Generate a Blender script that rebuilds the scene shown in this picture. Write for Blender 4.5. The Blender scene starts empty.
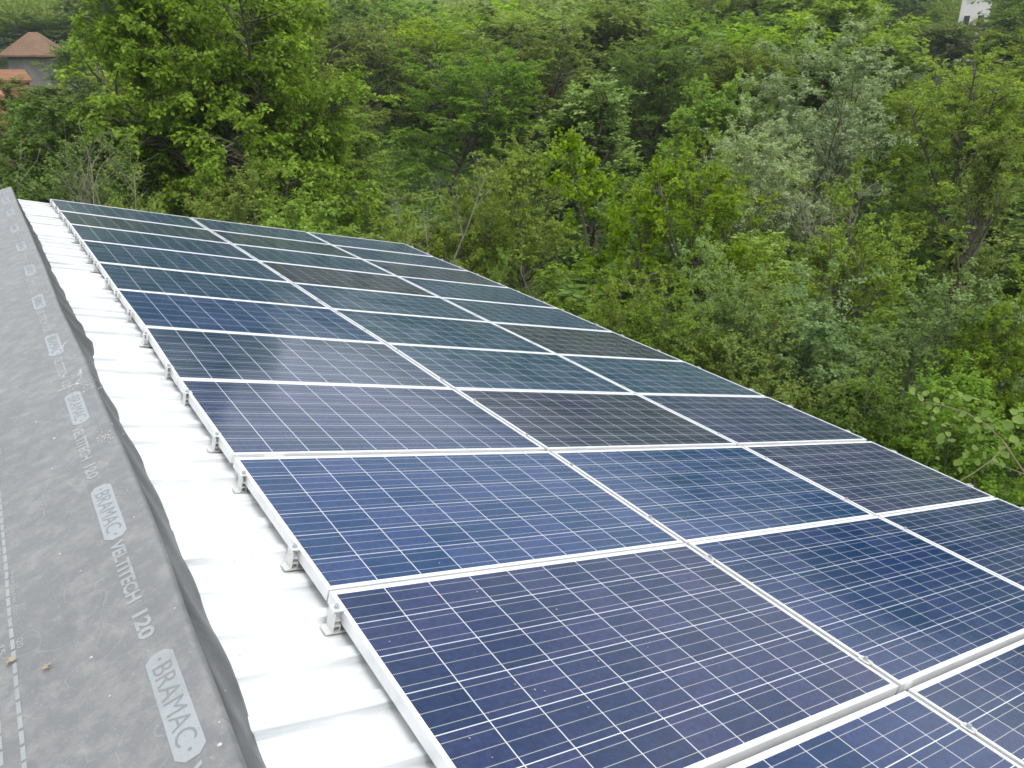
import bpy, math, random
import numpy as np
from mathutils import Vector, Matrix

S = bpy.context.scene
COL = S.collection
rad = math.radians

# ------------------------------------------------------------------ camera
TH = 0.24727                      # roof slope (14.2 degrees)
CAM = np.array([-0.5809, -0.86915, 1.4303])
CM = np.array([[0.8305, -0.21107, 0.51547], [-0.55701, -0.31471, 0.76857], [0.0, -0.92542, -0.37893]])
FPX = 757.09
cd = bpy.data.cameras.new('camera'); cam = bpy.data.objects.new('camera', cd); COL.objects.link(cam)
cd.sensor_width = 36.0; cd.lens = 26.6166; cd.clip_start = 0.05; cd.clip_end = 4000
cam.matrix_world = Matrix(((CM[0, 0], -CM[0, 1], -CM[0, 2], CAM[0]), (CM[1, 0], -CM[1, 1], -CM[1, 2], CAM[1]),
                           (CM[2, 0], -CM[2, 1], -CM[2, 2], CAM[2]), (0, 0, 0, 1)))
S.camera = cam

# ------------------------------------------------------------------ world and sun
SUN_EL, SUN_AZ = rad(55), rad(165)          # azimuth measured from +Y towards +X
w = bpy.data.worlds.new('World'); S.world = w; w.use_nodes = True
nt = w.node_tree; nt.nodes.clear()
def wn(t, **k):
    n = nt.nodes.new(t)
    for a, b in k.items(): setattr(n, a, b)
    return n
sky = wn('ShaderNodeTexSky', sky_type='NISHITA', sun_disc=False, sun_elevation=SUN_EL, sun_rotation=SUN_AZ, air_density=1.0, dust_density=1.5)
tc = wn('ShaderNodeTexCoord')
mp = wn('ShaderNodeMapping'); mp.inputs['Scale'].default_value = (1, 1, 2.2)
ns = wn('ShaderNodeTexNoise'); ns.inputs['Scale'].default_value = 2.2; ns.inputs['Detail'].default_value = 7; ns.inputs['Roughness'].default_value = .55
cr = wn('ShaderNodeValToRGB'); cr.color_ramp.elements[0].position = .36; cr.color_ramp.elements[1].position = .66
cr.color_ramp.elements[0].color = (5.6, 6.3, 7.6, 1); cr.color_ramp.elements[1].color = (14.5, 14.4, 14.0, 1)
mx = wn('ShaderNodeMix', data_type='RGBA'); mx.inputs[0].default_value = 0.82
bg = wn('ShaderNodeBackground'); bg.inputs['Strength'].default_value = 0.132
wo = wn('ShaderNodeOutputWorld')
L = nt.links.new
L(tc.outputs['Generated'], mp.inputs['Vector']); L(mp.outputs[0], ns.inputs['Vector']); L(ns.outputs['Fac'], cr.inputs[0])
L(sky.outputs[0], mx.inputs[6]); L(cr.outputs[0], mx.inputs[7]); L(mx.outputs[2], bg.inputs['Color']); L(bg.outputs[0], wo.inputs[0])

sd = bpy.data.lights.new('sun', 'SUN'); sd.energy = 1.6; sd.angle = rad(24); sd.color = (1.0, .96, .9)
so = bpy.data.objects.new('sun', sd); COL.objects.link(so)
sv = Vector((math.cos(SUN_EL) * math.sin(SUN_AZ), math.cos(SUN_EL) * math.cos(SUN_AZ), math.sin(SUN_EL)))
so.rotation_euler = sv.to_track_quat('Z', 'Y').to_euler()

S.view_settings.view_transform = 'Standard'; S.view_settings.look = 'None'
S.view_settings.exposure = 0.55; S.view_settings.gamma = 1.0; S.view_settings.use_curve_mapping = False
S.render.engine = 'CYCLES'
S.cycles.max_bounces = 6; S.cycles.diffuse_bounces = 3; S.cycles.glossy_bounces = 3; S.cycles.transmission_bounces = 2
S.cycles.caustics_reflective = False; S.cycles.caustics_refractive = False
S.cycles.use_denoising = True
S.cycles.filter_width = 1.6
S.cycles.use_adaptive_sampling = True; S.cycles.adaptive_threshold = 0.02

# ------------------------------------------------------------------ helpers
def tag(o, label=None, cat=None, group=None, kind=None):
    if label: o['label'] = label
    if cat: o['category'] = cat
    if group: o['group'] = group
    if kind: o['kind'] = kind
    return o
def empty(name, loc, parent=None):
    o = bpy.data.objects.new(name, None); COL.objects.link(o); o.location = loc; o.empty_display_size = .1
    o.parent = parent
    return o
class MB:
    def __init__(s): s.v = []; s.f = []; s.m = []
    def add(s, v, f, mi=0):
        b = len(s.v); s.v += [tuple(map(float, p)) for p in v]; s.f += [tuple(i + b for i in q) for q in f]; s.m += [mi] * len(f)
    def box(s, lo, hi, T=None, mi=0):
        x0, y0, z0 = lo; x1, y1, z1 = hi
        v = [(x0, y0, z0), (x1, y0, z0), (x1, y1, z0), (x0, y1, z0), (x0, y0, z1), (x1, y0, z1), (x1, y1, z1), (x0, y1, z1)]
        if T: v = [T(*p) for p in v]
        s.add(v, [(0, 3, 2, 1), (4, 5, 6, 7), (0, 1, 5, 4), (1, 2, 6, 5), (2, 3, 7, 6), (3, 0, 4, 7)], mi)
    def prism(s, poly, a0, a1, T, mi=0):
        """closed polygon in (x,z), extruded along y"""
        n = len(poly)
        v = [T(x, a0, z) for x, z in poly] + [T(x, a1, z) for x, z in poly]
        f = [(i, (i + 1) % n, (i + 1) % n + n, i + n) for i in range(n)] + [tuple(range(n - 1, -1, -1)), tuple(range(n, 2 * n))]
        s.add(v, f, mi)
    def cyl(s, c, r, h, n, T, mi=0):
        v = [T(c[0] + r * math.cos(2 * math.pi * i / n), c[1] + r * math.sin(2 * math.pi * i / n), c[2] + z) for z in (0, h) for i in range(n)]
        s.add(v, [(i, (i + 1) % n, (i + 1) % n + n, i + n) for i in range(n)] + [tuple(range(n, 2 * n)), tuple(range(n - 1, -1, -1))], mi)
    def build(s, name, mats, parent=None, smooth=False, loc=None):
        """vertices are given in world space; they are stored relative to parent / loc"""
        off = Vector(loc) if loc is not None else Vector((0, 0, 0))
        p = parent; po = Vector((0, 0, 0))
        while p is not None: po += p.location; p = p.parent
        base = po + off if parent is None else po
        v = [(a - base.x, b - base.y, c - base.z) for a, b, c in s.v]
        me = bpy.data.meshes.new(name); me.from_pydata(v, [], s.f)
        for m in (mats if isinstance(mats, list) else [mats]): me.materials.append(m)
        if max(s.m or [0]) > 0: me.polygons.foreach_set('material_index', s.m)
        if smooth: me.polygons.foreach_set('use_smooth', [True] * len(s.f))
        me.update()
        o = bpy.data.objects.new(name, me); COL.objects.link(o)
        if parent is not None: o.parent = parent
        elif loc is not None: o.location = loc
        return o

class NT:
    """small node-tree writer"""
    def __init__(s, name):
        s.mat = bpy.data.materials.new(name); s.mat.use_nodes = True; s.t = s.mat.node_tree; s.t.nodes.clear()
        s.out = s.t.nodes.new('ShaderNodeOutputMaterial')
    def n(s, t, ins=None, **k):
        nd = s.t.nodes.new(t)
        for a, b in k.items(): setattr(nd, a, b)
        for a, b in (ins or {}).items(): s.set(nd.inputs[a], b)
        return nd
    def set(s, sock, v):
        if isinstance(v, bpy.types.NodeSocket): s.t.links.new(v, sock)
        else: sock.default_value = v
    def m(s, op, a, b=0.0, c=None, clamp=False):
        nd = s.n('ShaderNodeMath', operation=op, use_clamp=clamp); s.set(nd.inputs[0], a); s.set(nd.inputs[1], b)
        if c is not None: s.set(nd.inputs[2], c)
        return nd.outputs[0]
    def mix(s, f, a, b, blend='MIX'):
        nd = s.n('ShaderNodeMix', data_type='RGBA', blend_type=blend); s.set(nd.inputs[0], f); s.set(nd.inputs[6], a); s.set(nd.inputs[7], b)
        return nd.outputs[2]
    def noise(s, vec, scale, detail=4, rough=.5, dist=0.0):
        nd = s.n('ShaderNodeTexNoise', {'Scale': scale, 'Detail': detail, 'Roughness': rough, 'Distortion': dist})
        if vec is not None: s.set(nd.inputs['Vector'], vec)
        return nd.outputs['Fac']
    def ramp(s, f, stops):
        nd = s.n('ShaderNodeValToRGB'); e = nd.color_ramp.elements
        while len(e) < len(stops): e.new(.5)
        for i, (p, c) in enumerate(stops): e[i].position = p; e[i].color = c if len(c) == 4 else (*c, 1)
        s.set(nd.inputs[0], f); return nd.outputs[0]
    def mr(s, f, a, b, c=0.0, d=1.0):
        nd = s.n('ShaderNodeMapRange'); s.set(nd.inputs[0], f)
        for i, v in enumerate((a, b, c, d)): s.set(nd.inputs[i + 1], v)
        return nd.outputs[0]
    def bump(s, h, strength, dist):
        return s.n('ShaderNodeBump', {'Height': h, 'Strength': strength, 'Distance': dist}).outputs[0]
    def bsdf(s, **k):
        nd = s.n('ShaderNodeBsdfPrincipled')
        for a, b in k.items(): s.set(nd.inputs[a.replace('_', ' ')], b)
        s.t.links.new(nd.outputs[0], s.out.inputs[0]); return nd
def RGB(*c): return (*c, 1.0)

# ------------------------------------------------------------------ array surface (slight twist added to absorb lens distortion)
V = [-1.02, 0.0, .9872, 1.9924, 3.0148, 4.0502, 5.1346, 6.1605, 7.2123, 8.2405, 9.2684, 10.275]     # row boundaries
DU = [-.003, -.0028, .0034, -.0109, -.0079, .0082, .0074, .0112, .0038, .006, -.0033, -.0151]
DZ = [-.012, -.011, -.002, .0138, .0075, .0078, -.0011, -.002, .0032, -.002, -.008, -.0063]
TZ = [-.0285, -.0279, -.028, -.0195, -.0108, -.0056, .0015, .0076, .0122, .0183, .0234, .032]
TV = [.0176, .0176, .0211, .0071, .0003, -.0033, -.0057, -.0112, -.0106, -.0074, -.0058, -.0072]
WP = 1.637; QZ = -.0047
def tz(v): return float(np.interp(v, [-2] + V + [12], [-.03] + TZ + [.035]))
def dz(v):  return float(np.interp(v, [-2, 0, 2.5, 5, 8, 12], [-.012, -.008, .008, .001, 0, -.008]))
cT, sT = math.cos(TH), math.sin(TH)
def W3(u, v, n): return (u * cT + n * sT, v, -u * sT + n * cT)
def surf(U, v, n):
    """U in columns (0..3), v metres along the ridge, n above the panel face"""
    return W3(U * WP, v, dz(v) + tz(v) * U + QZ * U * (3 - U) + n)
def node(U, k, n=0.0):
    return np.array(W3(U * WP + DU[k], V[k] + TV[k] * U, DZ[k] + TZ[k] * U + QZ * U * (3 - U) + n))
def sheet_pt(u, v, n): U = u / WP; return surf(U, v, n)

# ------------------------------------------------------------------ materials
def mat_aluminium(name, col=(.62, .63, .63), rough=.38, metal=.55):
    t = NT(name); tcn = t.n('ShaderNodeTexCoord')
    nz = t.noise(tcn.outputs['Object'], 9, 5, .6)
    c = t.mix(t.mr(nz, .3, .75), RGB(*[a * 1.08 for a in col]), RGB(*[a * .86 for a in col]))
    t.bsdf(Base_Color=c, Metallic=metal, Roughness=t.mr(nz, .2, .8, rough - .06, rough + .12)); return t.mat
M_frame = mat_aluminium('anodised_frame', (.74, .745, .74), .42, .35)
M_alu = mat_aluminium('mill_aluminium', (.64, .64, .62), .4, .45)
M_steel = mat_aluminium('zinc_bolt', (.45, .48, .49), .3, .85)

def mat_cells():
    t = NT('polycrystalline_cells')
    uv = t.n('ShaderNodeUVMap'); sp = t.n('ShaderNodeSeparateXYZ', {'Vector': uv.outputs[0]})
    x, y = sp.outputs[0], sp.outputs[1]
    PX, PY = .1590, .1590
    MX, MY = (1.617 - 10 * PX + .003) / 2, (.99 - 6 * PY + .003) / 2
    cx = t.m('DIVIDE', t.m('SUBTRACT', x, MX), PX); cy = t.m('DIVIDE', t.m('SUBTRACT', y, MY), PY)
    fx, fy = t.m('FRACT', cx), t.m('FRACT', cy)
    gap = .0029 / PX
    inx = t.m('LESS_THAN', fx, 1 - gap); iny = t.m('LESS_THAN', fy, 1 - gap)
    rng = t.m('MULTIPLY', t.m('MULTIPLY', t.m('GREATER_THAN', cx, 0), t.m('LESS_THAN', cx, 10)),
              t.m('MULTIPLY', t.m('GREATER_THAN', cy, 0), t.m('LESS_THAN', cy, 6)))
    cell = t.m('MULTIPLY', t.m('MULTIPLY', inx, iny), rng)
    b = t.m('FRACT', t.m('SUBTRACT', t.m('MULTIPLY', t.m('DIVIDE', fy, 1 - gap), 3.0), .5))     # 3 bars at 1/6, 1/2, 5/6
    bd = t.m('MINIMUM', b, t.m('SUBTRACT', 1.0, b))
    bus = t.m('LESS_THAN', bd, .0185)
    busr = t.m('MULTIPLY', t.m('MULTIPLY', bus, t.m('GREATER_THAN', cx, -.06)), t.m('LESS_THAN', cx, 10.04))
    oi = t.n('ShaderNodeObjectInfo')
    fl = t.n('ShaderNodeCombineXYZ', {'X': t.m('FLOOR', cx), 'Y': t.m('FLOOR', cy), 'Z': t.m('MULTIPLY', oi.outputs['Random'], 57.0)})
    wn_ = t.n('ShaderNodeTexWhiteNoise', {'Vector': fl.outputs[0]}, noise_dimensions='3D')
    vo = t.n('ShaderNodeTexVoronoi', {'Vector': uv.outputs[0], 'Scale': 75.0})
    sv_ = t.n('ShaderNodeSeparateColor', {'Color': vo.outputs['Color']})
    base = oi.outputs['Color']
    hsv = t.n('ShaderNodeHueSaturation', {'Hue': t.mr(wn_.outputs['Value'], 0, 1, .488, .503), 'Saturation': t.mr(wn_.outputs['Value'], 0, 1, 1.10, .94),
              'Value': t.m('MULTIPLY', t.mr(wn_.outputs['Value'], 0, 1, .84, 1.16), t.mr(sv_.outputs[0], 0, 1, .82, 1.18)), 'Color': base})
    busc = t.mix(cell, RGB(.50, .51, .52), RGB(.33, .33, .31))
    col = t.mix(cell, RGB(.58, .59, .60), hsv.outputs[0])
    col = t.mix(busr, col, busc)
    col = t.mix(rng, RGB(.74, .75, .75), col)
    # dust film and dried rain marks
    tcn = t.n('ShaderNodeTexCoord'); ob = t.n('ShaderNodeVectorMath', {0: tcn.outputs['Object'], 1: oi.outputs['Location']}, operation='ADD').outputs[0]
    d1 = t.noise(ob, 2.3, 6, .6, .4); d2 = t.noise(ob, 22, 5, .65)
    dust = t.m('MULTIPLY', t.mr(d1, .42, .75, .002, .035), t.mr(d2, .3, .7, .6, 1.2))
    col = t.mix(dust, col, RGB(.42, .40, .37))
    t.bsdf(Base_Color=col, Roughness=t.mr(d1, .35, .7, .10, .2), IOR=1.45, Specular_IOR_Level=.26,
           Coat_Weight=0.0)
    return t.mat
M_cells = mat_cells()
def simple(name, col, rough=.6, var=.12, scale=6, metal=0.0):
    t = NT(name); tcn = t.n('ShaderNodeTexCoord'); nz = t.noise(tcn.outputs['Object'], scale, 5, .6)
    c = t.mix(t.mr(nz, .3, .7), RGB(*[a * (1 - var) for a in col]), RGB(*[min(a * (1 + var), .9) for a in col]))
    t.bsdf(Base_Color=c, Roughness=rough, Metallic=metal); return t.mat
M_back = simple('white_backsheet', (.7, .7, .7))
M_sticker = simple('white_sticker', (.8, .8, .78), .4, .04)

def mat_sheet():
    t = NT('white_coated_steel'); tcn = t.n('ShaderNodeTexCoord'); o = tcn.outputs['Object']
    mpn = t.n('ShaderNodeMapping', {'Vector': o, 'Scale': (.5, 7, 1)})
    st = t.noise(mpn.outputs[0], 1.3, 6, .62, .3); sm = t.noise(o, 14, 5, .6)
    c = t.mix(t.mr(st, .50, .72), RGB(.68, .69, .685), RGB(.50, .53, .54))
    c = t.mix(t.mr(sm, .6, .8, 0, .35), c, RGB(.60, .60, .57))
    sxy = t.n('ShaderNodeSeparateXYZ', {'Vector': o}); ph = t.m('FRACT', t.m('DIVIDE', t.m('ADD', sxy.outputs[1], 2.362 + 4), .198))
    rib_shade = t.m('MULTIPLY', t.mr(ph, .50, .66), t.mr(ph, .70, .72, 1, 0))  # rib flank shading painted into the sheet colour, broken up by noise below
    rib_shade_fac = t.m('MULTIPLY', rib_shade, t.mr(t.noise(mpn.outputs[0], 2.6, 5, .6), .36, .60))
    c = t.mix(t.m('MULTIPLY', rib_shade_fac, .85), c, RGB(.30, .32, .33))
    t.bsdf(Base_Color=c, Roughness=.42, Metallic=0.0); return t.mat
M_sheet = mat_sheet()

def membrane_nodes(t, base, dusty=True):
    tcn = t.n('ShaderNodeTexCoord'); o = tcn.outputs['Object']
    n1 = t.noise(o, 3.4, 8, .68, .4); n2 = t.noise(o, 15, 8, .7, .2)
    mpn = t.n('ShaderNodeMapping', {'Vector': o, 'Scale': (5, 1.1, 1), 'Rotation': (0, 0, .5)}); n3 = t.noise(mpn.outputs[0], 3.5, 6, .7, .5)
    n4 = t.noise(o, 160, 3, .6)
    c = t.mix(t.mr(n1, .35, .68), base, RGB(*[min(1, v * 1.16) for v in base[:3]]))
    c = t.mix(t.mr(n2, .45, .70, 0, .6), c, RGB(.215, .212, .195))
    c = t.mix(t.m('MULTIPLY', t.mr(n1, .42, .72), t.mr(n2, .44, .74, 0, .55)), c, RGB(.27, .265, .225))
    c = t.mix(t.mr(n3, .56, .72, 0, .5), c, RGB(.090, .092, .096))
    c = t.mix(t.mr(n4, .60, .75, 0, .35), c, RGB(.42, .42, .40))
    wv = t.n('ShaderNodeVectorMath', {0: o, 1: t.n('ShaderNodeTexNoise', {'Vector': o, 'Scale': 3.0}).outputs['Color']}, operation='ADD').outputs[0]
    ed = t.n('ShaderNodeTexVoronoi', {'Vector': wv, 'Scale': 2.3}, feature='DISTANCE_TO_EDGE').outputs['Distance']
    crs = t.mr(ed, 0.0, .012, 1, 0); c = t.mix(t.m('MULTIPLY', crs, .22), c, RGB(.30, .30, .29))
    bh = t.m('ADD', t.m('ADD', t.m('MULTIPLY', t.noise(o, 5, 4, .5, .6), 1.0), t.m('MULTIPLY', n4, .06)), t.m('MULTIPLY', crs, .10))
    return c, t.bump(bh, .5, .012), n4
def mat_membrane(name, base):
    t = NT(name); c, b, n4 = membrane_nodes(t, RGB(*base)); t.bsdf(Base_Color=c, Roughness=.5, Normal=b, Specular_IOR_Level=.8); return t.mat
M_memb = mat_membrane('grey_underlay', (.118, .119, .120))
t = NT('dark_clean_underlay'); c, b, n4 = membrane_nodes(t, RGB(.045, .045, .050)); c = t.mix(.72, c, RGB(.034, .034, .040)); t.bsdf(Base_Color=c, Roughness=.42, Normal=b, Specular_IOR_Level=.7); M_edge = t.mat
def mat_print(name, base, hole):
    t = NT(name); tcn = t.n('ShaderNodeTexCoord'); o = tcn.outputs['Object']
    c, b, n4 = membrane_nodes(t, RGB(.118, .119, .120))
    f = t.m('MULTIPLY', t.mr(t.noise(o, 260, 3, .7), .30, .42, .35, 1), t.mr(t.noise(o, 7, 5, .6), .3, .5, .7, 1))
    t.bsdf(Base_Color=t.mix(f, c, RGB(*base)), Roughness=.7, Normal=b); return t.mat
M_plate = mat_print('pale_grey_print', (.28, .30, .305), .3)
M_ink = mat_print('worn_pale_lettering', (.27, .285, .285), .3)
M_dark = mat_print('dark_lettering', (.18, .188, .192), .3)

# ------------------------------------------------------------------ solar panels
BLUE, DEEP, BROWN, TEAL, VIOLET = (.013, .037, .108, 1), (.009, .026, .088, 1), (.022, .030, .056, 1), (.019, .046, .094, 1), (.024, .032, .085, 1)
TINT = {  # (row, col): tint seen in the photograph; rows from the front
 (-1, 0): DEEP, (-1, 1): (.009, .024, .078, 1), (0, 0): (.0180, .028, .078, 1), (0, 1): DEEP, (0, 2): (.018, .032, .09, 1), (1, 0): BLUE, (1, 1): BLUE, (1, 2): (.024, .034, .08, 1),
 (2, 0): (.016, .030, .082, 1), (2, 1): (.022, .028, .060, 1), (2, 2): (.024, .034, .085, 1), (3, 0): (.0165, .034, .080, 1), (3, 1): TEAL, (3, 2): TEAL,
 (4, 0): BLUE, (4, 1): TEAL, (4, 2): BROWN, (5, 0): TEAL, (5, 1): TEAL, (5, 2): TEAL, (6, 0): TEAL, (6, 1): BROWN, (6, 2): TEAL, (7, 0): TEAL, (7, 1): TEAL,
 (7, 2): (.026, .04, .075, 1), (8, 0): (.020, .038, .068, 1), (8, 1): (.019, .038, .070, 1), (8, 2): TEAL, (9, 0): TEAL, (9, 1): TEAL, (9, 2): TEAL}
ORD = ['nearest', 'second', 'third', 'fourth', 'fifth', 'sixth', 'seventh', 'eighth', 'ninth', 'tenth', 'eleventh', 'twelfth']
COLN = ['left', 'middle', 'right']
GAPV = {0: (.0, 0), 1: (.012, .012), 2: (.006, .004), 3: (.020, .016), 4: (.013, .009), 5: (.009, .007)}   # (gap before, gap after) the row boundary
def hue_word(c):
    if c in (BROWN, (.022, .028, .060, 1)): return 'dark brownish'
    if c == TEAL: return 'slate blue'
    if c[0] > .0175: return 'violet blue'
    return 'deep blue' if c[2] > .1 else 'dusky blue'
random.seed(5)
for r in range(-1, 10):
    for c in range(3):
        if (r, c) == (-1, 2): continue
        k = r + 1
        P00, P10, P01, P11 = node(c, k), node(c + 1, k), node(c, k + 1), node(c + 1, k + 1)
        gb = GAPV.get(k, (.009, .008))[1]; ga = GAPV.get(k + 1, (.009, .008))[0]
        gu = .0115
        ex = (P10 - P00) / np.linalg.norm(P10 - P00); ey = (P01 - P00) / np.linalg.norm(P01 - P00)
        P00 = P00 + (ex * gu if c else 0 * ex) + ey * gb; P10 = P10 - (ex * gu if c < 2 else 0 * ex) + ey * gb
        P01 = P01 + (ex * gu if c else 0 * ex) - ey * ga; P11 = P11 - (ex * gu if c < 2 else 0 * ex) - ey * ga
        nrm = np.cross(P10 - P00, P01 - P00); nrm /= np.linalg.norm(nrm)
        jit = random.uniform(-.0012, .0012)
        Wd, Hd = 1.617, .99
        def T(x, y, z, P00=P00, P10=P10, P01=P01, P11=P11, nrm=nrm, jit=jit):
            a, b = x / Wd, y / Hd
            return tuple((P00 * (1 - a) + P10 * a) * (1 - b) + (P01 * (1 - a) + P11 * a) * b + nrm * (z + jit))
        ctr = T(Wd / 2, Hd / 2, -.04)
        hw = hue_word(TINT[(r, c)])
        o = empty('solar_panel', ctr)
        rown = 'nearest, cut off row' if r == -1 else f'{ORD[r + 1]} row from the front'
        tag(o, f'{hw} silver framed solar panel, {COLN[c]} column, {rown}', 'solar panel', 'solar panels mounted on the white roof')
        m = MB()
        rings = [(.024, -.04), (0, -.04), (0, -.0012), (.0012, 0), (.0125, 0), (.0132, -.0008), (.0132, -.0045)]
        vs = []
        for d, z in rings:
            vs += [T(d, d, z), T(Wd - d, d, z), T(Wd - d, Hd - d, z), T(d, Hd - d, z)]
        fs = [(4 * j + i, 4 * j + (i + 1) % 4, 4 * j + 4 + (i + 1) % 4, 4 * j + 4 + i) for j in range(len(rings) - 1) for i in range(4)]
        m.add(vs, fs); fr = m.build('frame', M_frame, o)
        m = MB(); d = .0128
        xs = [d, Wd / 2, Wd - d]; ys = [d, Hd / 2, Hd - d]
        m.add([T(x, y, -.0022) for y in ys for x in xs], [(0, 1, 4, 3), (1, 2, 5, 4), (3, 4, 7, 6), (4, 5, 8, 7)])
        g = m.build('cell_glass', M_cells, o)
        uvl = g.data.uv_layers.new(name='UVMap')
        co = [(x, y) for y in ys for x in xs]
        for p in g.data.polygons:
            for li in p.loop_indices: uvl.data[li].uv = co[g.data.loops[li].vertex_index]
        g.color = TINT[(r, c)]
        m = MB(); m.add([T(d, d, -.0075), T(d, Hd - d, -.0075), T(Wd - d, Hd - d, -.0075), T(Wd - d, d, -.0075)], [(0, 1, 2, 3)])
        m.build('back_sheet', M_back, o)
        if (r, c) in ((2, 0), (0, 1)):
            x0 = .13 if c == 0 else .03
            m = MB(); m.box((x0, -.0012, -.030), (x0 + (.085 if c == 0 else .05), .0002, -.006), T); m.build('serial_sticker', M_sticker, o)

# ------------------------------------------------------------------ clamps
def bracket(U, v, side, label, group):
    """short aluminium foot profile with clamp and bolt; side -1 left edge, 1 right edge, 0 seam between columns"""
    def T(x, y, z): 
        p = np.array(surf(U, v + y, z)); return tuple(p + np.array(W3(x, 0, 0)))
    base = T(0, 0, -.0665)
    o = empty('panel_clamp', base); tag(o, label, 'clamp', group)
    h = .024
    if side:
        s = side
        TT = (lambda x, y, z: T(-x * s * -1 * 1.0, y, z)) if s > 0 else (lambda x, y, z: T(-x, y, z))
        m = MB()                      # x grows outward from the array
        m.prism([(-.055, -.0665), (.043, -.0665), (.043, -.0625), (.024, -.0615), (.024, -.004), (.021, -.004), (.021, -.024), (.004, -.024), (.004, -.0265), (.021, -.0265),
                 (.021, -.042), (.004, -.042), (.004, -.0445), (.021, -.0445), (.021, -.0615), (-.055, -.0625)], -h, h, TT)
        m.prism([(.001, -.062), (.004, -.062), (.004, -.041), (.001, -.041)], -h, h, TT)
        m.build('foot_profile', M_alu, o)
        m = MB(); m.prism([(-.009, .0012), (.024, .0012), (.024, -.010), (.0275, -.010), (.0275, .0045), (-.009, .0045)], -h * .8, h * .8, TT)
        m.build('clamp_plate', M_alu, o)
        m = MB(); m.cyl((.012, 0, .0045), .0085, .0016, 18, TT); m.cyl((.012, 0, .0061), .0070, .0085, 6, TT); m.cyl((.012, 0, -.028), .004, .034, 8, TT)
        m.build('bolt', M_steel, o)
    else:
        m = MB(); m.prism([(-.055, -.0665), (.055, -.0665), (.055, -.0625), (.012, -.0615), (.012, -.042), (-.012, -.042), (-.012, -.0615), (-.055, -.0625)], -h, h, T)
        m.build('foot_profile', M_alu, o)
        m = MB(); m.prism([(-.0165, .0012), (-.0075, .0012), (-.006, -.006), (.006, -.006), (.0075, .0012), (.0165, .0012), (.0165, .0042), (.0075, .0042), (.004, -.003), (-.004, -.003), (-.0075, .0042), (-.0165, .0042)], -h * .8, h * .8, T)
        m.build('clamp_plate', M_alu, o)
        m = MB(); m.cyl((0, 0, -.003), .0085, .0026, 16, T); m.cyl((0, 0, -.0004), .0070, .0150, 6, T); m.cyl((0, 0, -.042), .004, .04, 8, T)
        m.build('bolt', M_steel, o)
    return o
CV = [.89, 1.25, 1.83, 2.23, 2.79, 3.21, 3.86, 4.42, 4.98, 5.42, 6.06, 6.44, 7.0, 7.46, 8.02, 8.5, 9.03, 9.5, 10.03]
NUM = ['first', 'second', 'third', 'fourth', 'fifth', 'sixth', 'seventh', 'eighth', 'ninth', 'tenth', 'eleventh', 'twelfth', 'thirteenth', 'fourteenth', 'fifteenth',
       'sixteenth', 'seventeenth', 'eighteenth', 'nineteenth', 'twentieth', 'twenty-first', 'twenty-second']
GR = 'aluminium clamps holding the solar panels'
for i, v in enumerate(CV):
    bracket(0 + (.010 if v < 0 else 0), v, -1, f'{NUM[i]} aluminium clamp from the front along the left edge of the array', GR)
for i, v in enumerate([-.19, .16] + [q - .02 for q in CV]):
    bracket(1, v, 0, f'{NUM[i]} clamp from the front in seam between left and middle panel columns', GR)
for i, v in enumerate([q - .03 for q in CV]):
    bracket(2, v, 0, f'{NUM[i]} clamp from the front in seam between middle and right panel columns', GR)
for i, v in enumerate([q - .02 for q in CV]):
    bracket(3, v, 1, f'{NUM[i]} aluminium clamp from the front along the right edge above the bushes', GR)

# ------------------------------------------------------------------ the house under the roof
XR, ZR = -0.394940, 0.171894          # ridge of the underlay
def left_pt(s, y, h=0.0): return (XR - s * cT - h * sT, y, ZR - s * sT + h * cT)
house = empty('house', (0, 4, -8)); tag(house, 'house whose white corrugated metal roof carries the solar panels', 'house')
# white trapezoid sheet
m = MB(); pitch = .198
vv = []; y = -2.362; prof = [(0, 0), (.128, 0), (.139, .016), (.187, .016)]
while y < 10.36:
    for a, h in prof:
        if y + a <= 10.36: vv.append((y + a, h))
    y += pitch
us = list(np.linspace(-.43, 4.90, 22))
rs = np.random.RandomState(3)
dent = rs.rand(len(vv), len(us)) * .0035
vs = []; 
for i, (v, h) in enumerate(vv):
    for j, u in enumerate(us): vs.append(sheet_pt(u, v + .004 * math.sin(u * 3 + i), -.078 + h + dent[i, j]))
nu = len(us)
fs = [(i * nu + j, i * nu + j + 1, (i + 1) * nu + j + 1, (i + 1) * nu + j) for i in range(len(vv) - 1) for j in range(nu - 1)]
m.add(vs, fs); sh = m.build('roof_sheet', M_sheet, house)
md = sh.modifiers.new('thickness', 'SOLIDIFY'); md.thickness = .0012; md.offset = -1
M_wood = simple('roof_boards', (.30, .24, .17), .8, .25, 4)
M_plaster = simple('plaster_wall', (.55, .52, .46), .9, .1, 2)
m = MB()                                   # boards of the left slope and the raised ridge board
m.box((0, 0, 0), (1, 1, 1), lambda a, b, c: left_pt(.06 + a * 5.2, -2.2 + b * 12.43, -.036 + c * .022))
m.box((XR - .06, -2.2, ZR - .22), (XR - .03, 10.22, ZR - .05)); m.build('roof_boarding', M_wood, house)
m = MB()
for (x0, x1, y0, y1) in ((-4.9, -4.6, -2, 10.1), (4.55, 4.85, -2, 10.1)): m.box((x0, y0, -9.5), (x1, y1, -1.42))
for y0 in (-2.0, 9.8):
    m.prism([(-4.6, -9.5), (4.55, -9.5), (4.55, -1.42), (XR, -.10), (-4.6, -1.24)], y0, y0 + .3, lambda x, a, z: (x, a, z))
m.build('wall', M_plaster, house)

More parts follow.
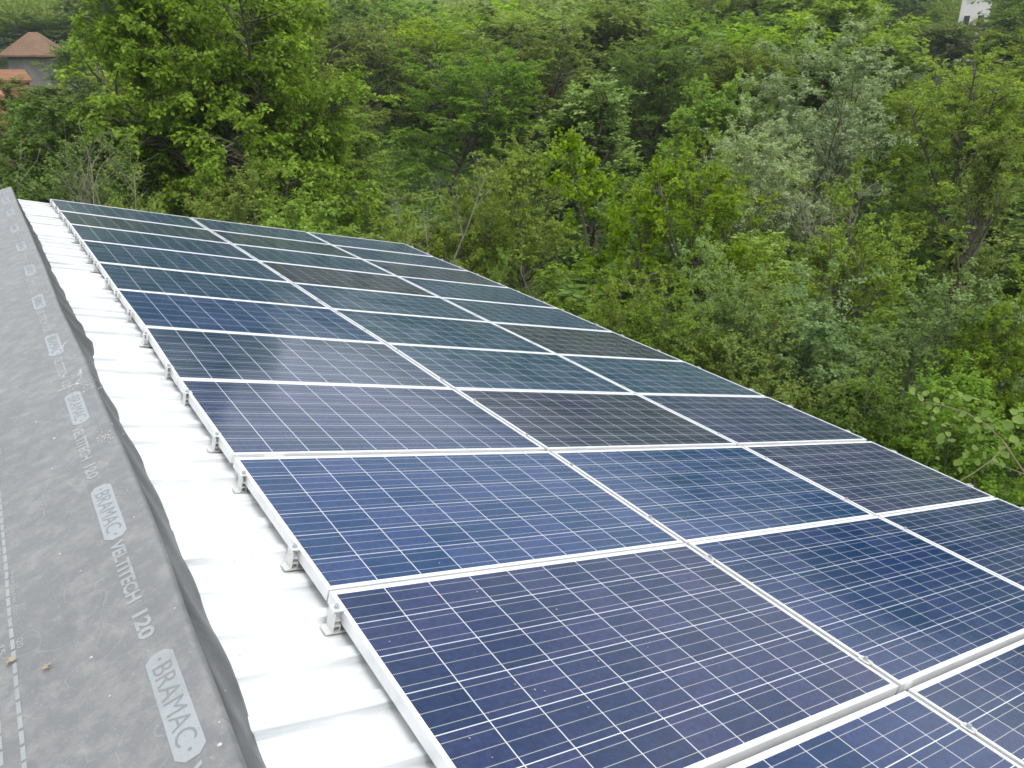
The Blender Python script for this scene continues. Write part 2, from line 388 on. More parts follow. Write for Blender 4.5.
# ------------------------------------------------------------------ roofing membrane
FOLDY = [-2.4, .3, .6, .9, 1.2, 1.5, 2.0, 2.5, 3.2, 3.6, 4.15, 5.5, 7, 8.85, 10.27]; FOLDS = [.022, .022, .017, .014, .003, -.002, -.002, .002, -.002, .004, .012, .004, .004, .006, .0]
EDY = [-2.4, .436, .648, .794, .958, 1.135, 1.323, 1.592, 2.083, 2.481, 2.679, 3.089, 3.334, 3.60, 3.80, 3.87, 3.90, 4.02, 4.76, 5.92, 7.31, 8.88, 10.27]
EDU = [-.350, -.344, -.334, -.330, -.335, -.325, -.327, -.317, -.319, -.327, -.326, -.343, -.334, -.312, -.287, -.284, -.306, -.303, -.314, -.325, -.318, -.338, -.352]
rsn = np.random.RandomState(11); PH = rsn.rand(12) * 6.28
def wob(s, y):
    return (.0022 * math.sin(3.1 * y + 5.3 * s + PH[0]) + .0018 * math.sin(7.7 * y - 4.0 * s + PH[1]) + .0012 * math.sin(15.3 * y + 9 * s + PH[2])
            + .0012 * math.sin(11 * s + 2.2 * y + PH[3]))
def skirt(y, t):
    """t 0 at the fold, 1 at the free edge"""
    fs_ = float(np.interp(y, FOLDY, FOLDS)); F = np.array(left_pt(fs_, y, wob(fs_, y)))
    ue = float(np.interp(y, EDY, EDU)) + .0012 * math.sin(9.3 * y) + .0012 * math.sin(21 * y + 1)
    E_ = np.array(sheet_pt(ue, y, -.060 + .004 * math.sin(6 * y + 2)))
    if t <= .22:
        a = t / .22; D = F + np.array([.013 * math.sin(a * 2.2), 0, -.024 * a ** 1.2]); return D
    a = (t - .22) / .78; D = F + np.array([.0105, 0, -.024])
    bulge = .003 * math.sin(math.pi * min(1, a ** .6)) * (1 + .3 * math.sin(5 * y)) + .003 * math.sin(13 * y + 4 * a) * min(1, a * 4)
    return D * (1 - a) + E_ * a + np.array([bulge * .8, 0, bulge * .6])
ys = sorted(set(list(np.arange(-2.2, 10.28, .035)) + [3.90, 10.27]))
ss = [1.42, 1.2, 1.0, .85] + list(np.arange(.7, .095, -.035)) + [.09, .075, .066]
ts = [0, .04, .1, .16, .22, .28, .36, .46, .56, .66, .76, .86, .94, 1.0]
m = MB(); vs = []
for y in ys:
    fs_ = float(np.interp(y, FOLDY, FOLDS))
    for s in ss: vs.append(left_pt(s, y, wob(s, y)))
    for q in (.6, .25): s = fs_ + (.066 - fs_) * q; vs.append(left_pt(s, y, wob(s, y)))
    for t in ts: vs.append(tuple(skirt(y, t)))
nc = len(ss) + 2 + len(ts); nk = len(ss) + 2 + 3
m.add(vs, [(i * nc + j, i * nc + j + 1, (i + 1) * nc + j + 1, (i + 1) * nc + j) for i in range(len(ys) - 1) for j in range(nk)])
m2 = MB(); m2.add(vs, [(i * nc + j, i * nc + j + 1, (i + 1) * nc + j + 1, (i + 1) * nc + j) for i in range(len(ys) - 1) for j in range(nk, nc - 1)])
memb = empty('roofing_membrane', (XR, 4, ZR)); tag(memb, 'grey printed roofing underlay sheet folded over the ridge beside the white metal roof', 'roofing membrane')
mo = m.build('membrane_sheet', M_memb, memb, smooth=True)
md = mo.modifiers.new('thickness', 'SOLIDIFY'); md.thickness = .0012; md.offset = -1
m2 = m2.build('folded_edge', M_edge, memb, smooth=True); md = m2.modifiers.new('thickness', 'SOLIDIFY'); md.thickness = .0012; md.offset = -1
for q_ in (mo, m2):                    # drop the vertices the part does not use
    me_ = q_.data; used = {v for p in me_.polygons for v in p.vertices}; import bmesh
    bm_ = bmesh.new(); bm_.from_mesh(me_); bmesh.ops.delete(bm_, geom=[v for v in bm_.verts if v.index not in used], context='VERTS'); bm_.to_mesh(me_); bm_.free()

# printed words: text axis runs towards the viewer (-Y), letter tops towards the roof (+X)
def text_flat(txt, x0, x1, z0, z1, bold=0.0):
    """text mesh fitted to the box; returns (verts2d, faces)"""
    cu = bpy.data.curves.new('txt', 'FONT'); cu.body = txt; cu.resolution_u = 3; cu.offset = bold
    ob = bpy.data.objects.new('txt', cu); COL.objects.link(ob)
    bpy.context.view_layer.update()
    me = ob.to_mesh(); v = np.array([p.co[:2] for p in me.vertices]); f = [tuple(p.vertices) for p in me.polygons]
    lo, hi = v.min(0), v.max(0); v = (v - lo) / (hi - lo)
    ob.to_mesh_clear(); bpy.data.objects.remove(ob); bpy.data.curves.remove(cu)
    return np.stack([x0 + v[:, 0] * (x1 - x0), z0 + v[:, 1] * (z1 - z0)], 1), f
def drape(v2, f, y0, h, mb):
    """v2: (along text, up of letters = distance from s origin towards the ridge)"""
    mb.add([left_pt(s, y0 - a, wob(s, y0 - a) + h) for a, s in v2], f)
def rect(a0, a1, s0, s1, n=6):
    v = []; 
    for i in range(n + 1):
        a = a0 + (a1 - a0) * i / n; v += [(a, s0), (a, s1)]
    return np.array(v), [(2 * i, 2 * i + 2, 2 * i + 3, 2 * i + 1) for i in range(n)]
PER = .954
tx_b = text_flat('BRAMAC', .048, .318, .118, .072, -.006)
tx_v = text_flat('VELTITECH', .0, .335, .122, .082, .036)
tx_r = text_flat('®', .340, .356, .101, .086, .01)
tx_n = text_flat('120', .388, .500, .121, .080, .036)
tx_w = text_flat('www.bramac.com', 0, .25, .392, .378, .01)
tx_20 = text_flat('20', 0, .035, .393, .377, .01); tx_15 = text_flat('15', 0, .035, .435, .420, .01)
for i in range(-1, 10):
    c0 = .795 + PER * i                      # far end of the plate
    jit_ = .006 * math.sin(i * 2.1)
    # octagonal plate as a fan of strips
    mp_ = MB(); N = 18; pv = []
    for q in range(N + 1):
        a = .365 * q / N; e = min(a, .365 - a); cut = max(0, .020 - e) 
        pv += [(a, .128 + jit_ - cut * .9), (a, .062 + jit_ + cut * .9)]
    drape(np.array(pv), [(2 * q, 2 * q + 2, 2 * q + 3, 2 * q + 1) for q in range(N)], c0, .0009, mp_)
    pl = mp_.build('printed_plate', M_plate, memb)
    mt = MB()
    drape(tx_b[0] + [0, jit_], tx_b[1], c0, .0015, mt)
    for dd in (.026, .338):
        cc = [(dd + .0045 * math.cos(t_ * math.pi / 4), .095 + jit_ + .0045 * math.sin(t_ * math.pi / 4)) for t_ in range(8)]
        drape(np.array(cc), [tuple(range(8))], c0, .0015, mt)
    mt.build('plate_lettering', M_dark, pl)
    mt = MB(); mn = MB(); c1 = 1.368 + PER * (i - 0)
    for tt in (tx_v, tx_r, tx_n): drape(tt[0] + [0, jit_ + (.004)], tt[1], c1, .0009, mn if tt is tx_n else mt)
    mn.build('printed_number', M_ink, memb)
    mt.build('printed_words', M_ink, memb)
    mt = MB(); drape(tx_w[0], tx_w[1], 1.49 + PER * i, .0009, mt); drape(tx_20[0], tx_20[1], 1.135 + PER * i, .0009, mt); drape(tx_15[0], tx_15[1], 1.145 + PER * i, .0009, mt)
    mt.build('printed_small_words', M_ink, memb)
for s0, off in ((.402, 0), (.446, .02)):
    mt = MB(); y = -1.5 + off
    while y < 10.2:
        v2, f = rect(0, .042, s0 + .005, s0 - .005, 1); drape(v2, f, y, .0009, mt); y += .050
    mt.build('printed_dashes', M_ink, memb)

# splashes, grit and leaves on the membrane
M_splash = simple('dried_white_splash', (.46, .46, .44), .9, .05)
m = MB(); R1 = random.Random(4)
def blob(mb, s, y, r, surfn, n=7, h=.0025, asp=1.0):
    an = R1.random() * 6.28; ca, sa = math.cos(an), math.sin(an); v = []
    for q in range(n):
        rr = r * R1.uniform(.6, 1.2); a, b = rr * math.cos(q * 6.283 / n), rr * asp * math.sin(q * 6.283 / n)
        v.append(surfn(s + a * ca - b * sa, y + a * sa + b * ca, h * .4))
    v.append(surfn(s, y, h + r * .25)); mb.add(v, [(q, (q + 1) % n, n) for q in range(n)])
mem_s = lambda s, y, h: left_pt(s, y, wob(s, y) + h)
def px_left(px, py):
    d = CM @ np.array([(px - 512) / FPX, (py - 384) / FPX, 1.]); Nn = np.array([-sT, 0, cT])
    t = ((np.array([XR, 0, ZR]) - CAM) @ Nn) / (d @ Nn); P = CAM + t * d; return -(P[0] - XR) / cT, P[1]
def px_n(px, py, n0=0.0):
    d = CM @ np.array([(px - 512) / FPX, (py - 384) / FPX, 1.]); Nn = np.array([sT, 0, cT])
    t = (n0 - CAM @ Nn) / (d @ Nn); P = CAM + t * d; return P[0] * cT - P[2] * sT, P[1]
for (px, py, r) in ((175, 608, .0035), (91, 657, .005), (109, 695, .003), (220, 745, .0065), (219, 722, .0025), (225, 690, .002), (60, 554, .004), (81, 571, .003), (36, 422, .006),
                    (54, 438, .006), (134, 517, .003), (128, 491, .0035), (110, 443, .004), (112, 424, .004), (84, 392, .006), (95, 361, .006), (77, 384, .012), (52, 469, .004)):
    s, y = px_left(px, py); blob(m, s, y, r, mem_s)
for cpx, cpy, nn, sp in ((106, 436, 26, 7), (80, 385, 30, 12), (70, 380, 12, 10), (100, 437, 14, 6)):
    for _ in range(nn):
        s, y = px_left(cpx + R1.gauss(0, sp), cpy + R1.gauss(0, sp * .4)); blob(m, s, y, R1.uniform(.0012, .004), mem_s, 5)
def streak(pts, wd):
    P = [px_left(*q) for q in pts]
    for (a, b) in zip(P[:-1], P[1:]):
        for q in range(14):
            t_ = q / 14 + R1.uniform(-.03, .03); blob(m, a[0] + (b[0] - a[0]) * t_ + R1.gauss(0, wd * .3), a[1] + (b[1] - a[1]) * t_, wd * R1.uniform(.3, .8), mem_s, 6, .0008)
streak([(58, 391), (66, 387), (75, 384), (81, 377), (80, 368), (78, 375)], .0055); streak([(60, 356), (70, 358), (82, 358)], .003); streak([(83, 385), (93, 384)], .004)
streak([(48, 355), (54, 354), (60, 350), (66, 342)], .006)
tag(m.build('plaster_splashes', M_splash), 'dried white plaster splashes and specks spattered on the grey underlay', 'splashes', kind='stuff')
M_leafdry = simple('dry_leaf', (.30, .24, .16), .8, .2, 60)
for (px, py, lab, sz) in ((11, 662, 'crumpled tan dry leaf lying on the dashed line of the underlay', .020), (47, 668, 'curled tan dry leaf right of the dashed line on the underlay', .017)):
    s, y = px_left(px, py); m = MB(); n = 13; v = []
    for q in range(n):
        rr = sz * (1 if q % 2 else .5) * R1.uniform(.75, 1.15); v.append(mem_s(s + rr * math.cos(q * 6.283 / n), y + .7 * rr * math.sin(q * 6.283 / n), .004 + R1.random() * .008))
    v.append(mem_s(s, y, .006)); m.add(v, [(q, (q + 1) % n, n) for q in range(n)])
    tag(m.build('dry_leaf', M_leafdry), lab, 'leaf', 'dry leaves on the underlay')
M_grit = simple('grit', (.30, .25, .17), .9, .3, 50)
m = MB()
def pan_s(u, v, h): return surf(u / WP, v, h - .001)
for (px, py) in ((516, 680), (536, 685), (546, 686), (470, 735), (493, 754), (558, 604), (299, 501), (650, 640), (700, 700), (600, 655), (161, 242), (138, 235), (440, 560), (478, 588), (880, 502), (865, 505), (620, 500), (390, 640), (745, 470)):
    u, v = px_n(px, py); blob(m, u, v, R1.uniform(.002, .0045), pan_s, 6, .003)
for _ in range(60):
    u, v = R1.uniform(.05, 4.8), R1.uniform(.05, 6); blob(m, u, v, R1.uniform(.0008, .002), pan_s, 5, .001)
for (px, py) in ((251, 568), (302, 580), (238, 669), (209, 668), (233, 573)):
    u, v = px_n(px, py, -.1); blob(m, u, v, .003, lambda a, b, h: sheet_pt(a, b, h - .066), 6, .003)
tag(m.build('grit', M_grit), 'scattered grit and bud scales lying on the panels and white roof', 'grit', kind='stuff')

# ================================================================== TERRAIN
GD = [0, 5, 9, 12, 17, 26, 40, 60, 90, 130, 200, 300, 400, 600, 800, 1500, 2600]
GZ = [-5.2, -5.4, -6.4, -6.3, -4.9, -3.9, -2.9, -1.4, .6, 6, 17, 30, 42, 70, 95, 170, 200]
def ground_z(x, y):
    dx, dy = x - CAM[0], y - CAM[1]; D = math.hypot(dx, dy); h = math.degrees(math.atan2(dx, dy))
    z = float(np.interp(D, GD, GZ))
    if D > 15:
        k = min(1, (D - 15) / 60)
        z += k * (1.2 * math.sin(h * .11 + 1.0) + .8 * math.sin(x * .045 + 2) * math.cos(y * .05))
        if D > 90: z -= min((D - 90) / 110, 1) * 6 * max(0, 1 - abs(h - 4) / 22)       # side valley with the village
    if D > 200: z += min(1, (D - 200) / 300) * (14 * math.sin(x * .008 + 1.3) + 9 * math.sin(y * .011 + x * .004))
    return z
Rr = [0] + list(np.linspace(3, 40, 20)) + list(np.geomspace(44, 2600, 46)); NA = 128
m = MB(); vs = []
for r in Rr:
    for a in range(NA):
        x, y = CAM[0] + r * math.sin(a * 2 * math.pi / NA), CAM[1] + r * math.cos(a * 2 * math.pi / NA); vs.append((x, y, ground_z(x, y)))
m.add(vs, [(i * NA + j, (i + 1) * NA + j, (i + 1) * NA + (j + 1) % NA, i * NA + (j + 1) % NA) for i in range(len(Rr) - 1) for j in range(NA)])
t = NT('hillside'); tcn = t.n('ShaderNodeTexCoord'); o_ = tcn.outputs['Object']
f1 = t.noise(o_, .012, 6, .6, .5); f2 = t.noise(o_, .35, 6, .7); f3 = t.noise(o_, .12, 7, .75)
grass = t.mix(f3, RGB(.065, .12, .022), RGB(.13, .20, .045)); wood = t.mix(t.mr(f2, .35, .65), RGB(.018, .035, .010), RGB(.07, .115, .03))
vd = t.n('ShaderNodeVectorMath', {0: o_}, operation='LENGTH').outputs['Value']
near = t.mr(vd, 60, 140)
c = t.mix(t.m('MULTIPLY', t.mr(f1, .47, .55), near), wood, grass)
t.bsdf(Base_Color=c, Roughness=.95, Normal=t.bump(f2, .8, 1.5)); M_ground = t.mat
tag(m.build('ground', M_ground, smooth=True), kind='structure')

# ================================================================== TREES
def leaf_mat(name, ca, cb, trans=.35, rough=.55, dry=0.0):
    t = NT(name); geo = t.n('ShaderNodeNewGeometry'); oi = t.n('ShaderNodeObjectInfo'); tcn = t.n('ShaderNodeTexCoord')
    rnd = geo.outputs['Random Per Island']
    cl = t.noise(tcn.outputs['Object'], 1.1, 3, .6)
    c = t.mix(t.m('ADD', t.m('MULTIPLY', rnd, .55), t.m('MULTIPLY', t.mr(cl, .35, .65), .45)), RGB(*ca), RGB(*cb))
    hs = t.n('ShaderNodeHueSaturation', {'Hue': t.mr(oi.outputs['Random'], 0, 1, .488, .512), 'Saturation': t.mr(t.m('FRACT', t.m('MULTIPLY', oi.outputs['Random'], 7.3)), 0, 1, .86, 1.08),
               'Value': t.mr(t.m('FRACT', t.m('MULTIPLY', oi.outputs['Random'], 13.7)), 0, 1, .80, 1.25), 'Color': c})
    col = hs.outputs[0]
    p = t.n('ShaderNodeBsdfPrincipled', {'Base Color': col, 'Roughness': rough, 'Specular IOR Level': .14})
    tr = t.n('ShaderNodeBsdfTranslucent', {'Color': t.mix(.5, col, t.mix(1.0, col, RGB(1.3, 1.35, .35), 'MULTIPLY'))})
    ms = t.n('ShaderNodeMixShader', {0: trans, 1: p.outputs[0], 2: tr.outputs[0]}); t.t.links.new(ms.outputs[0], t.out.inputs[0]); return t.mat
LM = {
 'bright': leaf_mat('spring_leaves', (.145, .250, .014), (.31, .42, .045), .42),
 'mid': leaf_mat('green_leaves', (.112, .200, .020), (.24, .34, .05), .42),
 'olive': leaf_mat('olive_leaves', (.145, .210, .028), (.28, .35, .07), .42),
 'silver': leaf_mat('silvery_leaves', (.22, .29, .135), (.39, .46, .25), .35),
 'pale': leaf_mat('pale_green_leaves', (.12, .215, .050), (.27, .38, .115), .38),
 'dark': leaf_mat('dark_green_leaves', (.075, .145, .018), (.165, .255, .042)),
 'yellow': leaf_mat('yellow_green_leaves', (.15, .23, .030), (.28, .37, .07)),
}
def bark_mat(name, a, b):
    t = NT(name); tcn = t.n('ShaderNodeTexCoord'); n1 = t.noise(tcn.outputs['Object'], 6, 5, .65)
    t.bsdf(Base_Color=t.mix(t.mr(n1, .3, .7), RGB(*a), RGB(*b)), Roughness=.9); return t.mat
M_bark = bark_mat('grey_brown_bark', (.055, .045, .034), (.15, .13, .10)); M_barkp = bark_mat('pale_dead_bark', (.15, .13, .10), (.30, .27, .22))

def norm(a): return a / (np.linalg.norm(a, axis=-1, keepdims=True) + 1e-9)
class Plant:
    def __init__(s, seed): s.r = np.random.RandomState(seed); s.bv = []; s.bf = []; s.nb = 0; s.tw = []
    def tube(s, P, R, n):
        P = np.asarray(P); k = len(P); d = norm(np.gradient(P, axis=0)); up = np.array([.13, .31, .94]); a = norm(np.cross(d, up)); b = np.cross(d, a)
        an = np.arange(n) * 2 * np.pi / n
        v = P[:, None] + np.asarray(R)[:, None, None] * (a[:, None] * np.cos(an)[None, :, None] + b[:, None] * np.sin(an)[None, :, None])
        s.bv.append(v.reshape(-1, 3)); i = np.arange(k - 1)[:, None] * n + s.nb; j = np.arange(n)[None]; j2 = (j + 1) % n
        s.bf.append(np.stack([i + j, i + j2, i + n + j2, i + n + j], -1).reshape(-1, 4)); s.nb += k * n
    def branch(s, p, d, L, bend, wig, m=6):
        P = [p]; d = norm(np.asarray(d, float)); st = L / (m - 1)
        for _ in range(m - 1):
            d = norm(d + np.array([0, 0, bend / (m - 1)]) + s.r.randn(3) * wig); P.append(P[-1] + d * st)
        return np.array(P)
def at_line(P, t):
    k = len(P) - 1; x = min(t * k, k - 1e-6); i = int(x); return P[i] + (P[i + 1] - P[i]) * (x - i), norm(P[i + 1] - P[i])
def grow(seed, H, Rad, shape='round', stems=1, n1=16, n2=8, n3=7, twl=.42, leafL=.08, leafW=.045, per=14, low=.15, droop=.3, leaf=True, rise=.55, thick=1.0):
    g = Plant(seed); r = g.r
    env = {'round': lambda t: max(.12, math.sqrt(max(0, 1 - ((t - .52) / .52) ** 2))), 'cone': lambda t: max(.1, 1.05 - t * .95) * min(1, .45 + t * 3),
           'column': lambda t: max(.12, math.sqrt(max(0, 1 - ((t - .5) / .54) ** 2))), 'dome': lambda t: max(.12, math.sqrt(max(0, 1 - ((t - .3) / .72) ** 2)))}[shape]
    lv2 = []
    for si in range(stems):
        lean = r.randn(3) * (.06 if stems == 1 else .33); lean[2] = 1
        hh = H * (.95 if si == 0 else r.uniform(.65, .95)); base = np.array([r.randn() * .05 * stems, r.randn() * .05 * stems, 0.])
        T_ = g.branch(base, lean, hh, .25, .06, 9); r0 = (H * .016 / math.sqrt(stems) + .01) * thick
        g.tube(T_, np.linspace(r0, r0 * .18, 9), 6 if leafL > .07 else 8)
        g.tube(np.array([base + [lean[0] * -.3, lean[1] * -.3, -3.2], base + [0, 0, -1.2], T_[0]]), [r0 * 1.5, r0 * 1.2, r0], 6)
        n = max(4, n1 // stems)
        for i in range(n):
            t_ = low + (1 - low) * ((i + r.rand()) / n) ** .85; t_ = min(t_, .99)
            p, _ = at_line(T_, t_); az = i * 2.4 + r.rand() * 1.0 + si * 2
            rr = Rad * env(t_) * r.uniform(.62, 1.2) / (1 if stems == 1 else 1.35)
            el = r.uniform(.15, .6) + t_ * rise
            d = np.array([math.cos(az) * math.cos(el), math.sin(az) * math.cos(el), math.sin(el)])
            Lb = rr / max(.45, math.cos(el)) ; 
            B = g.branch(p, d, Lb, .35 - droop, .10, 7); rb = max(.008 * thick, r0 * .45 * (Lb / Rad) * (1.1 - t_ * .6)); g.tube(B, np.linspace(rb, rb * .2, 7), 5)
            lv2.append((B, Lb, rb))
        lv2.append((T_[5:], H * .3, r0 * .3))
    for (B, Lb, rb) in lv2:
        k2 = max(3, int(n2 * min(1.4, .4 + Lb / Rad)))
        for j in range(k2):
            t_ = .40 + .6 * (j + r.rand()) / k2; p, dd = at_line(B, min(t_, .99))
            side = norm(np.cross(dd, np.array([r.randn() * .4, r.randn() * .4, 1]))) * (1 if j % 2 else -1)
            d = norm(dd * r.uniform(.3, .9) + side * .8 + np.array([0, 0, r.uniform(-.15, .5)]))
            L2 = (Lb * .42 * (1.15 - .6 * t_) + .15) * r.uniform(.7, 1.25)
            C_ = g.branch(p, d, L2, .25 - droop, .14, 5); g.tube(C_, np.linspace(max(.004 * thick, rb * .35), .003 * thick, 5), 4 if leafL < .07 else 3)
            for q in range(n3):
                t3 = .40 + .6 * (q + r.rand()) / n3; p3, d3 = at_line(C_, min(t3, .99))
                s3 = norm(r.randn(3) + np.array([0, 0, .25])); dq = norm(d3 * .7 + s3 * .75)
                g.tw.append((p3, dq, twl * r.uniform(.5, 1.25)))
    out = {'bv': np.concatenate(g.bv), 'bf': np.concatenate(g.bf)}
    if leaf:
        P = np.array([a[0] for a in g.tw]); D = np.array([a[1] for a in g.tw]); Ls = np.array([a[2] for a in g.tw])
        n = len(P); t_ = (np.arange(per)[None] + r.rand(n, per)) / per
        D2 = D[:, None] + np.array([0, 0, -1.])[None, None] * (t_[..., None] ** 2) * droop * .8
        pos = P[:, None] + D2 * (Ls[:, None] * t_)[..., None]
        sd_ = norm(np.cross(D, np.array([0, 0, 1.])) + 1e-3)[:, None] * np.where(np.arange(per) % 2, 1., -1.)[None, :, None]
        ld = norm(D[:, None] * .55 + sd_ * .8 + r.randn(n, per, 3) * .38 + np.array([0, 0, -.25 - droop * .4]))
        up = norm(np.array([0, 0, 1.]) + r.randn(n, per, 3) * .42 + D[:, None] * .25)
        nr = norm(up - ld * (up * ld).sum(-1, keepdims=True)); sd2 = np.cross(ld, nr)
        sz = r.uniform(.6, 1.25, (n, per, 1)); Lf = leafL * sz; Wf = leafW * sz * .5
        pos = pos + r.randn(n, per, 3) * leafL * .25
        q0 = pos; q2 = pos + ld * Lf - nr * Lf * .12; q1 = pos + ld * Lf * .45 + sd2 * Wf + nr * Wf * .35; q3 = pos + ld * Lf * .45 - sd2 * Wf + nr * Wf * .35
        out['lv'] = np.stack([q0, q1, q2, q3], 2).reshape(-1, 3)
    return out
def np_mesh(name, v, f4, mat, smooth=False):
    me = bpy.data.meshes.new(name); n = len(f4); me.vertices.add(len(v)); me.vertices.foreach_set('co', np.asarray(v, np.float32).ravel())
    me.loops.add(n * 4); me.loops.foreach_set('vertex_index', np.asarray(f4, np.int32).ravel()); me.polygons.add(n)
    me.polygons.foreach_set('loop_start', np.arange(n, dtype=np.int32) * 4); me.polygons.foreach_set('loop_total', np.full(n, 4, np.int32))
    if smooth: me.polygons.foreach_set('use_smooth', np.ones(n, bool))
    me.update(calc_edges=True); me.materials.append(mat); return me
SPEC = {  # growth habit per kind, unit tree of height H and radius Rad
 'broad': dict(H=8.5, Rad=3.0, shape='round', n1=38, n2=11, droop=.35, rise=.7),
 'great': dict(H=8.0, Rad=3.1, shape='round', n1=80, n2=15, droop=.45, rise=.5, low=.08),
 'round': dict(H=6.0, Rad=2.3, shape='dome', n1=28, n2=9, droop=.2, rise=.8),
 'willow': dict(H=7.5, Rad=3.2, shape='dome', stems=3, n1=30, n2=8, droop=.05, rise=1.0),
 'column': dict(H=6.5, Rad=1.25, shape='column', n1=24, n2=6, droop=-.25, rise=1.3),
 'bush': dict(H=3.6, Rad=1.9, shape='dome', stems=4, n1=26, n2=7, droop=.12, rise=.9, low=.05),
 'sapling': dict(H=4.2, Rad=1.1, shape='cone', stems=2, n1=18, n2=5, droop=.05, rise=1.1),
}
LOD = {'near': dict(n3=8, per=15, leafL=.078, leafW=.056, twl=.28), 'mid': dict(n3=7, per=13, leafL=.125, leafW=.088, twl=.34), 'far': dict(n3=4, per=10, leafL=.21, leafW=.15, twl=.45)}
PC = {}
def proto(kind, lod, tone, var=0):
    key = (kind, lod, tone, var)
    if key not in PC:
        k0 = (kind, lod, var)
        if k0 not in PC:
            a = dict(SPEC[kind]); a.update(LOD[lod])
            if kind == 'willow': a['leafW'] *= .7; a['per'] = int(a['per'] * 1.4)
            if lod == 'far': a['n1'] = int(a['n1'] * .8)
            sc_ = a['H'] / 7.0
            if kind in ('bush', 'sapling'): a['twl'] *= .8; a['per'] = max(6, int(a['per'] * .8))
            PC[k0] = grow(sum(ord(ch) for ch in kind) * 7 + var * 131 + len(lod), **a)
        d = PC[k0]
        if 'bm' not in d: d['bm'] = np_mesh('trunk', d['bv'], d['bf'], M_bark, True)
        n = len(d['lv']) // 4
        if 'HR' not in d: d['HR'] = (float(np.percentile(d['lv'][:, 2], 99.4)), float(np.percentile(np.hypot(d['lv'][:, 0], d['lv'][:, 1]), 95)))
        PC[key] = (d['bm'], np_mesh('crown', d['lv'], np.arange(n * 4).reshape(-1, 4), LM[tone]), d['HR'])
    return PC[key]
NTREE = [0]
def tree(kind, tone, lod, x, y, z, H, Wd, rot, var, name, label, cat, group=None):
    bm_, lm_, (aH, aR) = proto(kind, lod, tone, var)
    o = empty(name, (x, y, z)); o.rotation_euler = (0, 0, rot); s_ = H / aH; w_ = Wd / (2 * aR)
    o.scale = (w_, w_, s_)
    for nm, me in (('trunk', bm_), ('crown', lm_)):
        c = bpy.data.objects.new(nm, me); COL.objects.link(c); c.parent = o
    tag(o, label, cat, group); NTREE[0] += 1; return o
def polar(px, D, py=74):
    d = CM @ np.array([(px - 512) / FPX, (py - 384) / FPX, 1.]); h = math.atan2(d[0], d[1]); el = math.atan2(d[2], math.hypot(d[0], d[1]))
    return CAM[0] + D * math.sin(h), CAM[1] + D * math.cos(h), CAM[2] + D * math.tan(el)
